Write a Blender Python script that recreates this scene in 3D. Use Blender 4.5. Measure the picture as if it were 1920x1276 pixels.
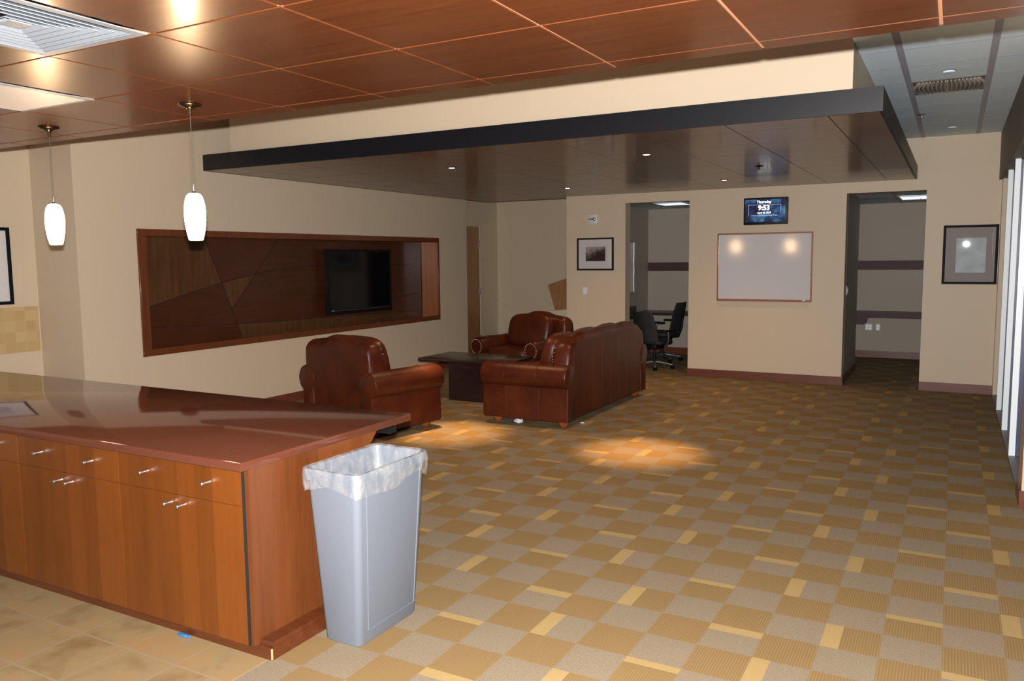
import bpy, bmesh, math, random
from mathutils import Vector, Matrix, Euler
random.seed(7)
PI = math.pi
S = bpy.context.scene
COL = S.collection
for o in list(bpy.data.objects):
    bpy.data.objects.remove(o)

# ------------------------------------------------------------------ camera
CAM_H = 1.75
YAW, PITCH, ROLL, FPX = -0.5026, -0.1019, -0.0101, 1505.86
fw = Vector((math.sin(YAW) * math.cos(PITCH), math.cos(YAW) * math.cos(PITCH), math.sin(PITCH)))
rt0 = Vector((math.cos(YAW), -math.sin(YAW), 0))
up0 = rt0.cross(fw)
RT = rt0 * math.cos(ROLL) + up0 * math.sin(ROLL)
UP = -rt0 * math.sin(ROLL) + up0 * math.cos(ROLL)
cd = bpy.data.cameras.new('camera')
cam = bpy.data.objects.new('camera', cd)
COL.objects.link(cam)
cd.sensor_width = 36.0
cd.lens = FPX / 1920 * 36.0
cd.clip_start = 0.02
cam.matrix_world = Matrix(((RT.x, UP.x, -fw.x, 0), (RT.y, UP.y, -fw.y, 0), (RT.z, UP.z, -fw.z, CAM_H), (0, 0, 0, 1)))
S.camera = cam
S.view_settings.view_transform = 'Standard'
S.view_settings.look = 'None'
S.view_settings.exposure = 0.0
S.view_settings.gamma = 1.0
S.view_settings.use_curve_mapping = False
S.cycles.caustics_reflective = False
S.cycles.caustics_refractive = False

# ------------------------------------------------------------------ world (dusk sky)
W = bpy.data.worlds.new('dusk')
S.world = W
W.use_nodes = True
W.node_tree.nodes['Background'].inputs[0].default_value = (0.10, 0.14, 0.50, 1)
W.node_tree.nodes['Background'].inputs[1].default_value = 0.16

# ------------------------------------------------------------------ lights
def area(name, loc, direction, sx, sy, power, color):
    l = bpy.data.lights.new(name, 'AREA')
    l.shape = 'RECTANGLE'; l.size = sx; l.size_y = sy; l.energy = power; l.color = color
    o = bpy.data.objects.new(name, l); COL.objects.link(o)
    o.location = loc
    o.rotation_euler = Vector(direction).to_track_quat('-Z', 'Y').to_euler()
    return o
# the camera's pop-up flash, just above the lens
area('camera_flash', Vector((0, 0, CAM_H)) + UP * 0.10 - fw * 0.01, fw, 0.05, 0.03, 685, (1.0, 0.955, 0.92))
DOWN_POWER = 700.0

# ------------------------------------------------------------------ mesh helper
class MB:
    def __init__(self):
        self.bm = bmesh.new()
    def _add(self, vs, fs):
        v = [self.bm.verts.new(p) for p in vs]
        for f in fs:
            try:
                self.bm.faces.new([v[i] for i in f])
            except ValueError:
                pass
        return self
    def box(self, x0, x1, y0, y1, z0, z1, bev=0, seg=2):
        vs = [(x0, y0, z0), (x1, y0, z0), (x1, y1, z0), (x0, y1, z0), (x0, y0, z1), (x1, y0, z1), (x1, y1, z1), (x0, y1, z1)]
        fs = [(0, 3, 2, 1), (4, 5, 6, 7), (0, 1, 5, 4), (1, 2, 6, 5), (2, 3, 7, 6), (3, 0, 4, 7)]
        if not bev:
            return self._add(vs, fs)
        b = bmesh.new()
        v = [b.verts.new(p) for p in vs]
        for f in fs:
            b.faces.new([v[i] for i in f])
        bmesh.ops.bevel(b, geom=b.edges[:], offset=bev, segments=seg, profile=0.5, affect='EDGES')
        self.merge(b)
        return self
    def merge(self, b):
        m = bpy.data.meshes.new('tmp'); b.to_mesh(m); b.free()
        self.bm.from_mesh(m); bpy.data.meshes.remove(m)
    def rings(self, rings, cap0=True, cap1=True, closed=True):
        n = len(rings[0]); vs = [p for r in rings for p in r]; fs = []
        for i in range(len(rings) - 1):
            for j in range(n if closed else n - 1):
                k = (j + 1) % n
                fs.append((i * n + j, i * n + k, (i + 1) * n + k, (i + 1) * n + j))
        if cap0: fs.append(tuple(reversed(range(n))))
        if cap1: fs.append(tuple(range((len(rings) - 1) * n, len(rings) * n)))
        return self._add(vs, fs)
    def lathe(self, prof, c=(0, 0, 0), seg=24, axis='z', cap=True):
        R = []
        for r, h in prof:
            ring = []
            for i in range(seg):
                a = 2 * PI * i / seg
                u, v = r * math.cos(a), r * math.sin(a)
                p = {'z': (u, v, h), 'y': (v, h, u), 'x': (h, u, v)}[axis]
                ring.append((c[0] + p[0], c[1] + p[1], c[2] + p[2]))
            R.append(ring)
        return self.rings(R, cap, cap)
    def tube(self, pts, r, seg=8, cap=True):
        pts = [Vector(p) for p in pts]; R = []
        rr = r if isinstance(r, (list, tuple)) else [r] * len(pts)
        prev = None
        for i, p in enumerate(pts):
            t = (pts[min(i + 1, len(pts) - 1)] - pts[max(i - 1, 0)]).normalized()
            if prev is None:
                a = Vector((0, 0, 1)) if abs(t.z) < 0.9 else Vector((1, 0, 0))
                n = t.cross(a).normalized()
            else:
                n = (prev - t * prev.dot(t)).normalized()
            prev = n
            b = t.cross(n)
            R.append([tuple(p + (n * math.cos(2 * PI * k / seg) + b * math.sin(2 * PI * k / seg)) * rr[i]) for k in range(seg)])
        return self.rings(R, cap, cap)
    def prism(self, poly, axis, a0, a1):
        def m(u, v, a):
            return {'x': (a, u, v), 'y': (u, a, v), 'z': (u, v, a)}[axis]
        return self.rings([[m(u, v, a0) for u, v in poly], [m(u, v, a1) for u, v in poly]])
    def ball(self, c, r, seg=8):
        rx = r if isinstance(r, (tuple, list)) else (r, r, r)
        R = []
        for i in range(1, seg):
            t = PI * i / seg
            R.append([(c[0] + rx[0] * math.sin(t) * math.cos(2 * PI * j / (seg * 2)), c[1] + rx[1] * math.sin(t) * math.sin(2 * PI * j / (seg * 2)), c[2] - rx[2] * math.cos(t)) for j in range(seg * 2)])
        return self.rings(R)
    def pillow(self, c, h, e=0.35, nu=20, nv=12):
        # superellipsoid cushion: c centre, h half sizes
        def sp(a, p): return math.copysign(abs(a) ** p, a)
        R = []
        for i in range(1, nv):
            t = -PI / 2 + PI * i / nv
            R.append([(c[0] + h[0] * sp(math.cos(t), e) * sp(math.cos(2 * PI * j / nu), e), c[1] + h[1] * sp(math.cos(t), e) * sp(math.sin(2 * PI * j / nu), e), c[2] + h[2] * sp(math.sin(t), e)) for j in range(nu)])
        return self.rings(R)
    def xf(self, M):
        self.bm.transform(M); return self

ROOTM = {}
def build(name, mb, mat, parent=None, world=True, smooth=40):
    me = bpy.data.meshes.new(name)
    bm = mb.bm
    if parent is not None and world:
        bm.transform(ROOTM[parent.name].inverted())
    bmesh.ops.recalc_face_normals(bm, faces=bm.faces[:])
    bm.to_mesh(me); bm.free()
    if smooth:
        me.shade_smooth()
        me.set_sharp_from_angle(angle=math.radians(smooth))
    if mat: me.materials.append(mat)
    o = bpy.data.objects.new(name, me)
    COL.objects.link(o)
    if parent is not None:
        o.parent = parent
        ROOTM[o.name] = ROOTM[parent.name]
    else:
        ROOTM[o.name] = Matrix.Identity(4)
    return o
def thing(name, label, cat, loc=(0, 0, 0), rz=0, group=None):
    o = bpy.data.objects.new(name, None); COL.objects.link(o)
    o.empty_display_size = 0.1
    o.location = loc; o.rotation_euler = (0, 0, rz)
    o['label'] = label; o['category'] = cat
    if group: o['group'] = group
    ROOTM[o.name] = Matrix.LocRotScale(Vector(loc), Euler((0, 0, rz)), None)
    return o
def tag(o, label, cat, group=None):
    o['label'] = label; o['category'] = cat
    if group: o['group'] = group
    return o
def struct(name, mb, mat, parent=None, smooth=40):
    o = build(name, mb, mat, parent, smooth=smooth)
    if parent is None: o['kind'] = 'structure'
    return o
def dup(root, loc, rz, label, group=None):
    r = root.copy(); COL.objects.link(r); r.location = loc; r.rotation_euler = (0, 0, rz); r['label'] = label
    if group: r['group'] = group
    for ch in list(root.children):
        c = ch.copy(); COL.objects.link(c); c.parent = r
        for g in list(ch.children):
            d = g.copy(); COL.objects.link(d); d.parent = c
    return r
def text_mesh(body, size, bold=0.0, align='CENTER'):
    cu = bpy.data.curves.new('txt', 'FONT'); cu.body = body; cu.size = size; cu.align_x = align; cu.align_y = 'CENTER'
    cu.offset = bold; cu.extrude = 0.0006; cu.resolution_u = 3
    o = bpy.data.objects.new('txt', cu); COL.objects.link(o)
    dg = bpy.context.evaluated_depsgraph_get(); dg.update()
    me = bpy.data.meshes.new_from_object(o.evaluated_get(dg))
    mb = MB(); mb.bm.from_mesh(me)
    bpy.data.objects.remove(o); bpy.data.curves.remove(cu); bpy.data.meshes.remove(me)
    return mb

# ------------------------------------------------------------------ materials
class NT:
    def __init__(self, name):
        self.m = bpy.data.materials.new(name); self.m.use_nodes = True
        self.t = self.m.node_tree; self.b = self.t.nodes['Principled BSDF']
    def n(self, typ, **kw):
        x = self.t.nodes.new(typ)
        for k, v in kw.items(): setattr(x, k, v)
        return x
    def l(self, a, b): self.t.links.new(a, b)
    def co(self, scale=(1, 1, 1), rot=(0, 0, 0), loc=(0, 0, 0)):
        tc = self.n('ShaderNodeTexCoord'); mp = self.n('ShaderNodeMapping')
        mp.inputs['Scale'].default_value = scale; mp.inputs['Rotation'].default_value = rot; mp.inputs['Location'].default_value = loc
        self.l(tc.outputs['Object'], mp.inputs['Vector']); return mp.outputs['Vector']
    def math(self, op, a, b=None, c=None):
        x = self.n('ShaderNodeMath', operation=op)
        for i, v in enumerate((a, b, c)):
            if v is None: continue
            if isinstance(v, (int, float)): x.inputs[i].default_value = v
            else: self.l(v, x.inputs[i])
        return x.outputs[0]
    def mix(self, f, a, b, mode='MIX'):
        x = self.n('ShaderNodeMix', data_type='RGBA', blend_type=mode)
        for i, v in ((0, f), (6, a), (7, b)):
            if isinstance(v, (int, float)): x.inputs[i].default_value = v
            elif isinstance(v, tuple): x.inputs[i].default_value = (*v, 1)
            else: self.l(v, x.inputs[i])
        return x.outputs[2]
    def noise(self, vec, scale, detail=3, rough=0.55):
        x = self.n('ShaderNodeTexNoise'); x.inputs['Scale'].default_value = scale; x.inputs['Detail'].default_value = detail; x.inputs['Roughness'].default_value = rough
        self.l(vec, x.inputs['Vector']); return x.outputs['Fac']
    def ramp(self, f, stops):
        x = self.n('ShaderNodeValToRGB'); e = x.color_ramp.elements
        while len(e) < len(stops): e.new(0.5)
        for i, (p, c) in enumerate(stops):
            e[i].position = p; e[i].color = (*c, 1)
        self.l(f, x.inputs[0]); return x.outputs[0]
    def bump(self, h, strength, dist=0.01):
        x = self.n('ShaderNodeBump'); x.inputs['Strength'].default_value = strength; x.inputs['Distance'].default_value = dist
        self.l(h, x.inputs['Height']); self.l(x.outputs[0], self.b.inputs['Normal'])
    def set(self, **kw):
        names = dict(rough='Roughness', metal='Metallic', coat='Coat Weight', coatr='Coat Roughness', ior='IOR', spec='Specular IOR Level', alpha='Alpha', trans='Transmission Weight', estr='Emission Strength')
        for k, v in kw.items():
            if k == 'color':
                if isinstance(v, tuple): self.b.inputs['Base Color'].default_value = (*v, 1)
                else: self.l(v, self.b.inputs['Base Color'])
            elif k == 'emit':
                if isinstance(v, tuple): self.b.inputs['Emission Color'].default_value = (*v, 1)
                else: self.l(v, self.b.inputs['Emission Color'])
            else:
                i = self.b.inputs[names[k]]
                if isinstance(v, (int, float)): i.default_value = v
                else: self.l(v, i)
        return self

def mul(c, k): return tuple(x * k for x in c)
def plain(name, c, rough=0.5, var=0.08, nscale=6, bump=0, bscale=200, **kw):
    t = NT(name); v = t.co()
    f = t.noise(v, nscale, 4)
    t.set(color=t.mix(f, mul(c, 1 - var), mul(c, 1 + var)), rough=rough, **kw)
    if bump: t.bump(t.noise(v, bscale, 2), bump, 0.002)
    return t.m
def wood(name, dark, light, axis='x', scale=1.0, rough=0.35, coat=0.3, coatr=0.15, band=0.0, bandax=0, **kw):
    t = NT(name)
    st = {'x': (1.2, 14, 14), 'y': (14, 1.2, 14), 'z': (14, 14, 1.2)}[axis]
    v = t.co(tuple(s * scale for s in st))
    g = t.noise(v, 1.6, 6, 0.6)
    fine = t.noise(v, 9, 3, 0.6)
    f = t.math('ADD', t.math('MULTIPLY', g, 0.75), t.math('MULTIPLY', fine, 0.25))
    col = t.ramp(f, [(0.32, dark), (0.68, light)])
    if band:
        tc = t.n('ShaderNodeTexCoord'); sp = t.n('ShaderNodeSeparateXYZ'); t.l(tc.outputs['Object'], sp.inputs[0])
        w = t.n('ShaderNodeTexWhiteNoise', noise_dimensions='1D')
        src = t.math('ADD', sp.outputs[0], sp.outputs[1]) if bandax == 2 else sp.outputs[bandax]
        t.l(t.math('FLOOR', t.math('MULTIPLY', src, 1 / band)), w.inputs['W'])
        k = t.math('ADD', t.math('MULTIPLY', w.outputs['Value'], 0.34), 0.83)
        cx = t.n('ShaderNodeCombineXYZ')
        for i in range(3): t.l(k, cx.inputs[i])
        col = t.mix(1.0, col, cx.outputs[0], 'MULTIPLY')
    t.set(color=col, rough=rough, coat=coat, coatr=coatr, **kw)
    return t.m
def glow(name, c, s):
    t = NT(name); t.set(color=(0.8, 0.8, 0.8), emit=c, estr=s); return t.m

M = {}
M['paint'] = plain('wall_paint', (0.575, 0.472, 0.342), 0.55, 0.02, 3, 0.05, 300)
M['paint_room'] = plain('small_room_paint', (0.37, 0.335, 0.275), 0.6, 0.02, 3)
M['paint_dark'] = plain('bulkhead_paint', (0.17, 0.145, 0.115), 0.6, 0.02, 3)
M['act'] = plain('ceiling_tile', (0.73, 0.88, 0.98), 0.9, 0.03, 2, 0.3, 400)
M['tee'] = plain('ceiling_grid', (0.38, 0.40, 0.48), 0.5, 0.02)
M['ceil_wood'] = wood('ceiling_veneer', (0.080, 0.022, 0.0065), (0.120, 0.036, 0.011), 'x', 1.0, 0.32, 0.36, 0.13)
M['ceil_edge'] = plain('ceiling_joint', (0.58, 0.27, 0.155), 0.5, 0.05)
M['soffit_wood'] = wood('soffit_veneer', (0.075, 0.026, 0.011), (0.11, 0.040, 0.017), 'x', 1.0, 0.30, 0.22, 0.08)
M['soffit_gap'] = plain('soffit_gap', (0.10, 0.045, 0.022), 0.5)
M['fascia'] = plain('fascia_black', (0.004, 0.005, 0.008), 0.42, 0.1, 8, spec=0.35)
M['base'] = wood('baseboard_wood', (0.11, 0.030, 0.016), (0.16, 0.048, 0.025), 'x', 1.0, 0.35)
M['cab'] = wood('cabinet_cherry', (0.122, 0.032, 0.0036), (0.158, 0.044, 0.0058), 'z', 0.5, 0.38, 0.25, 0.25, band=0.115, bandax=0)
M['cab_end'] = wood('end_panel_cherry', (0.098, 0.027, 0.0065), (0.148, 0.046, 0.012), 'z', 0.5, 0.38, 0.25, 0.25, band=0.22, bandax=1)
M['plinth'] = wood('plinth_cherry', (0.07, 0.017, 0.005), (0.105, 0.028, 0.008), 'x', 1, 0.4)
M['gap'] = plain('shadow_gap', (0.012, 0.010, 0.010), 0.6)
M['chrome'] = plain('brushed_nickel', (0.66, 0.64, 0.61), 0.34, 0.05, 20, metal=1.0)
M['steel'] = plain('dull_metal', (0.35, 0.36, 0.38), 0.35, 0.05, 20, metal=0.9)
M['niche_wood'] = wood('niche_walnut', (0.095, 0.025, 0.008), (0.155, 0.043, 0.013), 'z', 1.0, 0.35)
M['niche_lining'] = wood('niche_lining', (0.20, 0.060, 0.017), (0.33, 0.105, 0.032), 'z', 1.0, 0.4)
M['leather'] = None
M['black'] = plain('black_plastic', (0.007, 0.007, 0.008), 0.45, 0.1, spec=0.25)
M['black_gloss'] = plain('screen_black', (0.003, 0.003, 0.004), 0.09, 0.05, spec=0.22)
M['mesh_black'] = plain('chair_mesh', (0.012, 0.012, 0.014), 0.7, 0.2, 60)
M['espresso'] = wood('espresso_wood', (0.012, 0.005, 0.005), (0.022, 0.009, 0.008), 'x', 1, 0.3, 0.4, 0.2)
M['desk'] = wood('desk_laminate', (0.020, 0.013, 0.012), (0.032, 0.020, 0.019), 'x', 1, 0.4, 0.1)
M['stripe'] = plain('wall_stripe', (0.060, 0.018, 0.030), 0.6)
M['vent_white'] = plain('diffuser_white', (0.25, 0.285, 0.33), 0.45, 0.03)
M['white'] = plain('white_metal', (0.72, 0.74, 0.76), 0.35, 0.03)
M['white_plastic'] = plain('white_plastic', (0.66, 0.66, 0.66), 0.4, 0.03)
M['fin'] = plain('window_mullion', (0.80, 0.89, 0.95), 0.45, 0.02)
M['sill'] = plain('window_sill', (0.16, 0.16, 0.17), 0.5, 0.05)
M['nav'] = plain('window_rail', (0.03, 0.035, 0.10), 0.4)
M['can'] = plain('grey_plastic', (0.138, 0.162, 0.200), 0.42, 0.03, 3, 0.06, 400)
M['foot'] = wood('foot_wood', (0.22, 0.055, 0.012), (0.34, 0.095, 0.022), 'z', 2, 0.3)
M['door'] = wood('door_oak', (0.23, 0.105, 0.035), (0.34, 0.165, 0.060), 'z', 1, 0.4)
M['frame_black'] = plain('frame_black', (0.004, 0.005, 0.010), 0.6, 0.1, spec=0.12)
M['frame_brown'] = plain('frame_espresso', (0.014, 0.005, 0.004), 0.5, 0.1, spec=0.2)
M['board_frame'] = wood('board_frame_oak', (0.24, 0.085, 0.040), (0.33, 0.125, 0.062), 'x', 2, 0.4)
M['whiteboard'] = plain('whiteboard', (0.62, 0.61, 0.62), 0.09, 0.01, 2, ior=1.75)
M['mat_white'] = plain('picture_mat', (0.60, 0.58, 0.56), 0.8, 0.02)
M['mat_grey'] = plain('picture_mat_taupe', (0.33, 0.29, 0.265), 0.8, 0.02)
M['tissue'] = plain('tissue', (0.75, 0.77, 0.80), 0.8, 0.05)
M['blue'] = plain('blue_plastic', (0.04, 0.16, 0.36), 0.4)
M['seam'] = plain('leather_seam', (0.045, 0.012, 0.008), 0.45)
M['brass'] = plain('brass_nail', (0.40, 0.30, 0.20), 0.35, metal=0.8)
M['shade'] = glow('lit_opal_glass', (1.0, 0.64, 0.34), 58.0)
M['bulb'] = glow('downlight_glow', (1.0, 0.78, 0.58), 14.0)
M['lens'] = plain('light_panel_lens', (0.80, 0.79, 0.80), 0.4, 0.02)
M['vane'] = plain('grille_vane', (0.62, 0.60, 0.55), 0.5, 0.02)
M['dark_metal'] = plain('dark_nickel', (0.22, 0.18, 0.15), 0.25, 0.05, 20, metal=1.0)
M['cord'] = plain('lamp_cord', (0.10, 0.085, 0.07), 0.4)
M['tube'] = glow('fluorescent_lens', (0.80, 0.88, 1.0), 1.3)

def leather():
    t = NT('chestnut_leather'); v = t.co()
    big = t.noise(v, 3.2, 4, 0.6); vor = t.n('ShaderNodeTexVoronoi'); vor.inputs['Scale'].default_value = 160; t.l(v, vor.inputs['Vector'])
    t.set(color=t.ramp(big, [(0.3, (0.040, 0.0065, 0.0024)), (0.7, (0.078, 0.0155, 0.0042))]), rough=t.math('ADD', t.math('MULTIPLY', big, 0.16), 0.31), spec=0.30)
    t.bump(t.math('ADD', t.math('MULTIPLY', vor.outputs['Distance'], 0.5), t.math('MULTIPLY', t.noise(v, 14, 3), 2.0)), 0.25, 0.004)
    return t.m
M['leather'] = leather()

def carpet():
    t = NT('carpet_tiles')
    tc = t.n('ShaderNodeTexCoord'); sp = t.n('ShaderNodeSeparateXYZ'); t.l(tc.outputs['Object'], sp.inputs[0])
    X = t.math('DIVIDE', t.math('SUBTRACT', sp.outputs[0], 0.021), 0.2438)
    Y = t.math('DIVIDE', t.math('SUBTRACT', sp.outputs[1], 3.205), 0.2462)
    i = t.math('FLOOR', X); j = t.math('FLOOR', Y)
    u = t.math('SUBTRACT', X, i); w = t.math('SUBTRACT', Y, j)
    par = t.math('FLOORED_MODULO', t.math('ADD', i, j), 2)          # 0 tan, 1 grey
    im = t.math('FLOORED_MODULO', i, 4); jm = t.math('FLOORED_MODULO', j, 4)
    def eq(a, b): return t.math('COMPARE', a, float(b), 0.1)
    def both(a, b): return t.math('MULTIPLY', a, b)
    thin = t.math('MAXIMUM', both(eq(im, 3), eq(jm, 3)), both(eq(im, 0), eq(jm, 1)))
    thinw = t.math('ADD', 0.80, t.math('MULTIPLY', par, -0.06))
    thin = both(thin, t.math('GREATER_THAN', w, thinw))
    vert = t.math('MAXIMUM', both(eq(im, 1), eq(jm, 0)), both(eq(im, 2), eq(jm, 2)))
    vert = both(vert, t.math('LESS_THAN', u, 0.32))
    yel = t.math('MAXIMUM', thin, vert)
    v = t.co()
    fib = t.noise(v, 260, 2, 0.7); blot = t.noise(v, 1.3, 3)
    fleck = t.noise(v, 120, 3, 0.8)
    # ribs run along y on tan squares
    rib = t.math('SINE', t.math('MULTIPLY', sp.outputs[0], 2 * PI / 0.0122))
    rib01 = t.math('ADD', t.math('MULTIPLY', rib, 0.5), 0.5)
    tan = t.mix(rib01, (0.215, 0.138, 0.058), (0.280, 0.190, 0.082))
    gr = t.ramp(fleck, [(0.35, (0.205, 0.162, 0.108)), (0.65, (0.300, 0.243, 0.165))])
    base = t.mix(par, tan, gr)
    base = t.mix(yel, base, (0.38, 0.27, 0.115))
    k = t.math('ADD', 0.80, t.math('ADD', t.math('MULTIPLY', fib, 0.22), t.math('MULTIPLY', blot, 0.18)))
    cx = t.n('ShaderNodeCombineXYZ')
    for q in range(3): t.l(k, cx.inputs[q])
    t.set(color=t.mix(1.0, base, cx.outputs[0], 'MULTIPLY'), rough=0.95, spec=0.1)
    t.bump(fib, 0.5, 0.004)
    return t.m
M['carpet'] = carpet()

def stone():
    t = NT('stone_tile')
    tc = t.n('ShaderNodeTexCoord'); sp = t.n('ShaderNodeSeparateXYZ'); t.l(tc.outputs['Object'], sp.inputs[0])
    X = t.math('DIVIDE', t.math('ADD', sp.outputs[0], 3.238), 0.325); Y = t.math('DIVIDE', t.math('SUBTRACT', sp.outputs[1], 2.215), 0.325)
    j = t.math('FLOOR', Y)
    i = t.math('FLOOR', X); u = t.math('SUBTRACT', X, i); w = t.math('SUBTRACT', Y, j)
    g = 0.016
    gr = t.math('MAXIMUM', t.math('MAXIMUM', t.math('LESS_THAN', u, g), t.math('GREATER_THAN', u, 1 - g)), t.math('MAXIMUM', t.math('LESS_THAN', w, g), t.math('GREATER_THAN', w, 1 - g)))
    wn = t.n('ShaderNodeTexWhiteNoise', noise_dimensions='2D'); cb = t.n('ShaderNodeCombineXYZ'); t.l(i, cb.inputs[0]); t.l(j, cb.inputs[1]); t.l(cb.outputs[0], wn.inputs['Vector'])
    v = t.co()
    n = t.math('ADD', t.math('MULTIPLY', t.noise(v, 4.5, 5, 0.6), 0.85), t.math('MULTIPLY', wn.outputs['Value'], 0.15))
    c = t.ramp(n, [(0.32, (0.22, 0.140, 0.060)), (0.5, (0.29, 0.215, 0.110)), (0.7, (0.33, 0.20, 0.085))])
    t.set(color=t.mix(gr, c, (0.30, 0.235, 0.145)), rough=0.5)
    t.bump(t.math('SUBTRACT', 1.0, gr), 0.3, 0.004)
    return t.m
M['stone'] = stone()

def backsplash():
    t = NT('tumbled_travertine')
    v = t.co((1, 1, 1), (0, PI / 2, 0))
    b = t.n('ShaderNodeTexBrick'); b.offset = 0.0
    tc = t.n('ShaderNodeTexCoord'); sp = t.n('ShaderNodeSeparateXYZ'); t.l(tc.outputs['Object'], sp.inputs[0])
    cb = t.n('ShaderNodeCombineXYZ'); t.l(sp.outputs[1], cb.inputs[0]); t.l(sp.outputs[2], cb.inputs[1]); t.l(cb.outputs[0], b.inputs['Vector'])
    b.inputs['Scale'].default_value = 1.0; b.inputs['Brick Width'].default_value = 0.10; b.inputs['Row Height'].default_value = 0.10
    b.inputs['Mortar Size'].default_value = 0.004
    b.inputs['Color1'].default_value = (0.42, 0.285, 0.125, 1); b.inputs['Color2'].default_value = (0.52, 0.375, 0.185, 1); b.inputs['Mortar'].default_value = (0.46, 0.36, 0.22, 1)
    n = t.noise(t.co(), 25, 4)
    t.set(color=t.mix(t.math('MULTIPLY', n, 0.5), b.outputs['Color'], (0.50, 0.34, 0.14)), rough=0.6)
    return t.m
M['splash'] = backsplash()

def counter_mat():
    t = NT('quartz_counter'); v = t.co()
    vo = t.n('ShaderNodeTexVoronoi'); vo.inputs['Scale'].default_value = 260; t.l(v, vo.inputs['Vector'])
    f = t.noise(v, 90, 3, 0.7)
    c = t.mix(vo.outputs['Distance'], (0.088, 0.027, 0.014), (0.128, 0.044, 0.025))
    c = t.mix(t.math('MULTIPLY', f, 0.4), c, (0.078, 0.023, 0.012))
    t.set(color=c, rough=0.075, ior=1.6)
    return t.m
M['counter'] = counter_mat()

def inlay():
    # pieced veneer on the niche's back: tone patches follow the joint curves
    t = NT('niche_veneer')
    va = t.co((9, 9, 1.0)); vb = t.co((9, 1.0, 9))
    a = t.ramp(t.noise(va, 1.8, 5), [(0.3, (0.060, 0.024, 0.007)), (0.7, (0.105, 0.043, 0.013))])
    t.set(color=a, rough=0.38, coat=0.2)
    return t.m
M['veneer_v'] = inlay()
M['veneer_h'] = wood('niche_veneer_flat', (0.046, 0.0125, 0.0038), (0.072, 0.020, 0.006), 'y', 1, 0.36, 0.2)

def bag():
    t = NT('clear_bag')
    v = t.co(); t.bump(t.noise(v, 45, 4, 0.7), 0.9, 0.01)
    t.set(color=(0.62, 0.62, 0.62), rough=0.25)
    tr = t.n('ShaderNodeBsdfTransparent'); mx = t.n('ShaderNodeMixShader')
    f = t.math('MULTIPLY', t.math('SUBTRACT', t.noise(t.co((1, 1, 0.6)), 22, 4), 0.30), 0.75)
    out = t.t.nodes['Material Output']
    t.l(f, mx.inputs[0]); t.l(tr.outputs[0], mx.inputs[1]); t.l(t.b.outputs[0], mx.inputs[2]); t.l(mx.outputs[0], out.inputs[0])
    return t.m
M['bag'] = bag()

def glass(name, tint=(1, 1, 1), refl=0.06, rough=0.0):
    t = NT(name)
    tr = t.n('ShaderNodeBsdfTransparent'); tr.inputs[0].default_value = (*tint, 1)
    gl = t.n('ShaderNodeBsdfGlossy'); gl.inputs['Roughness'].default_value = rough
    fr = t.n('ShaderNodeFresnel'); fr.inputs[0].default_value = 1.45
    mx = t.n('ShaderNodeMixShader'); out = t.t.nodes['Material Output']
    t.l(fr.outputs[0], mx.inputs[0]); t.l(tr.outputs[0], mx.inputs[1]); t.l(gl.outputs[0], mx.inputs[2]); t.l(mx.outputs[0], out.inputs[0])
    t.t.nodes.remove(t.b)
    return t.m
M['glass'] = glass('pane_glass')
M['glass_soft'] = glass('picture_glass', rough=0.010)

# ------------------------------------------------------------------ setting
ZH = 3.62
ZA, ZC, ZS = 3.21, 2.55, 2.696          # tile ceiling, wood ceiling, soffit
YB, XL, XR = 11.54, -7.17, 0.47

f = MB()
f.box(-2.585, 3.2, -2.0, 15.4, -0.12, 0); f.box(-9.0, -2.585, 2.60, 15.4, -0.12, 0)
struct('floor', f, M['carpet'], smooth=0)
f = MB(); f.box(-9.0, -2.587, -2.0, 2.598, -0.12, 0.0)
struct('floor_kitchen', f, M['stone'], smooth=0)

# back wall with its two openings
w = MB()
Y0, Y1 = YB, YB + 0.2
w.box(-5.35, -4.372, Y0, Y1, 0, ZH); w.box(-3.392, -1.28, Y0, Y1, 0, ZH); w.box(-0.343, 0.62, Y0, Y1, 0, ZH)
w.box(-4.372, -3.392, Y0, Y1, 2.556, ZH); w.box(-1.28, -0.343, Y0, Y1, 2.556, ZH)
struct('wall_back', w, M['paint'])
b = MB(); b.box(-5.36, -4.372, Y0 - 0.014, Y0 - 0.001, 0, 0.115); b.box(-3.392, -1.28, Y0 - 0.014, Y0 - 0.001, 0, 0.115); b.box(-0.343, XR, Y0 - 0.014, Y0 - 0.001, 0, 0.115)
b.box(-1.279, -1.265, Y0, 13.24, 0, 0.115)
struct('baseboard_back', b, M['base'])

# left wall (thick, holds the niche) and kitchen wall
NY0, NY1, NZ0, NZ1, NX = 5.30, 10.63, 0.805, 2.07, -7.48
w = MB()
xa = -8.0
w.box(xa, XL, 4.65, NY0, 0, ZH); w.box(xa, XL, NY1, 11.50, 0, ZH); w.box(xa, XL, NY0, NY1, 0, NZ0); w.box(xa, XL, NY0, NY1, NZ1, ZH)
w.box(xa, NX - 0.02, NY0, NY1, NZ0, NZ1)
struct('wall_left', w, M['paint'])
w = MB(); w.box(-8.0, -7.82, -2.0, 4.649, 0, ZH)
struct('wall_kitchen', w, M['paint'])
b = MB(); b.box(XL + 0.001, XL + 0.014, 4.65, 11.50, 0, 0.115)
struct('baseboard_left', b, M['base'])
sp = MB(); sp.box(-7.819, -7.81, -2.0, 4.63, 0.9, 1.335)
struct('trim_backsplash', sp, M['splash'], smooth=0)

# alcove behind the far corner
w = MB(); w.box(-7.90, -7.72, 11.52, 13.5, 0, ZH); w.box(-7.90, -5.1, 13.5, 13.62, 0, ZH)
struct('wall_alcove', w, M['paint'])
w = MB(); w.prism([(-6.75, 0), (-5.36, 0), (-5.36, 0.925), (-6.75, 0.77)], 'y', 12.25, 12.37)
struct('wall_stair', w, M['paint'])

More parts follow.
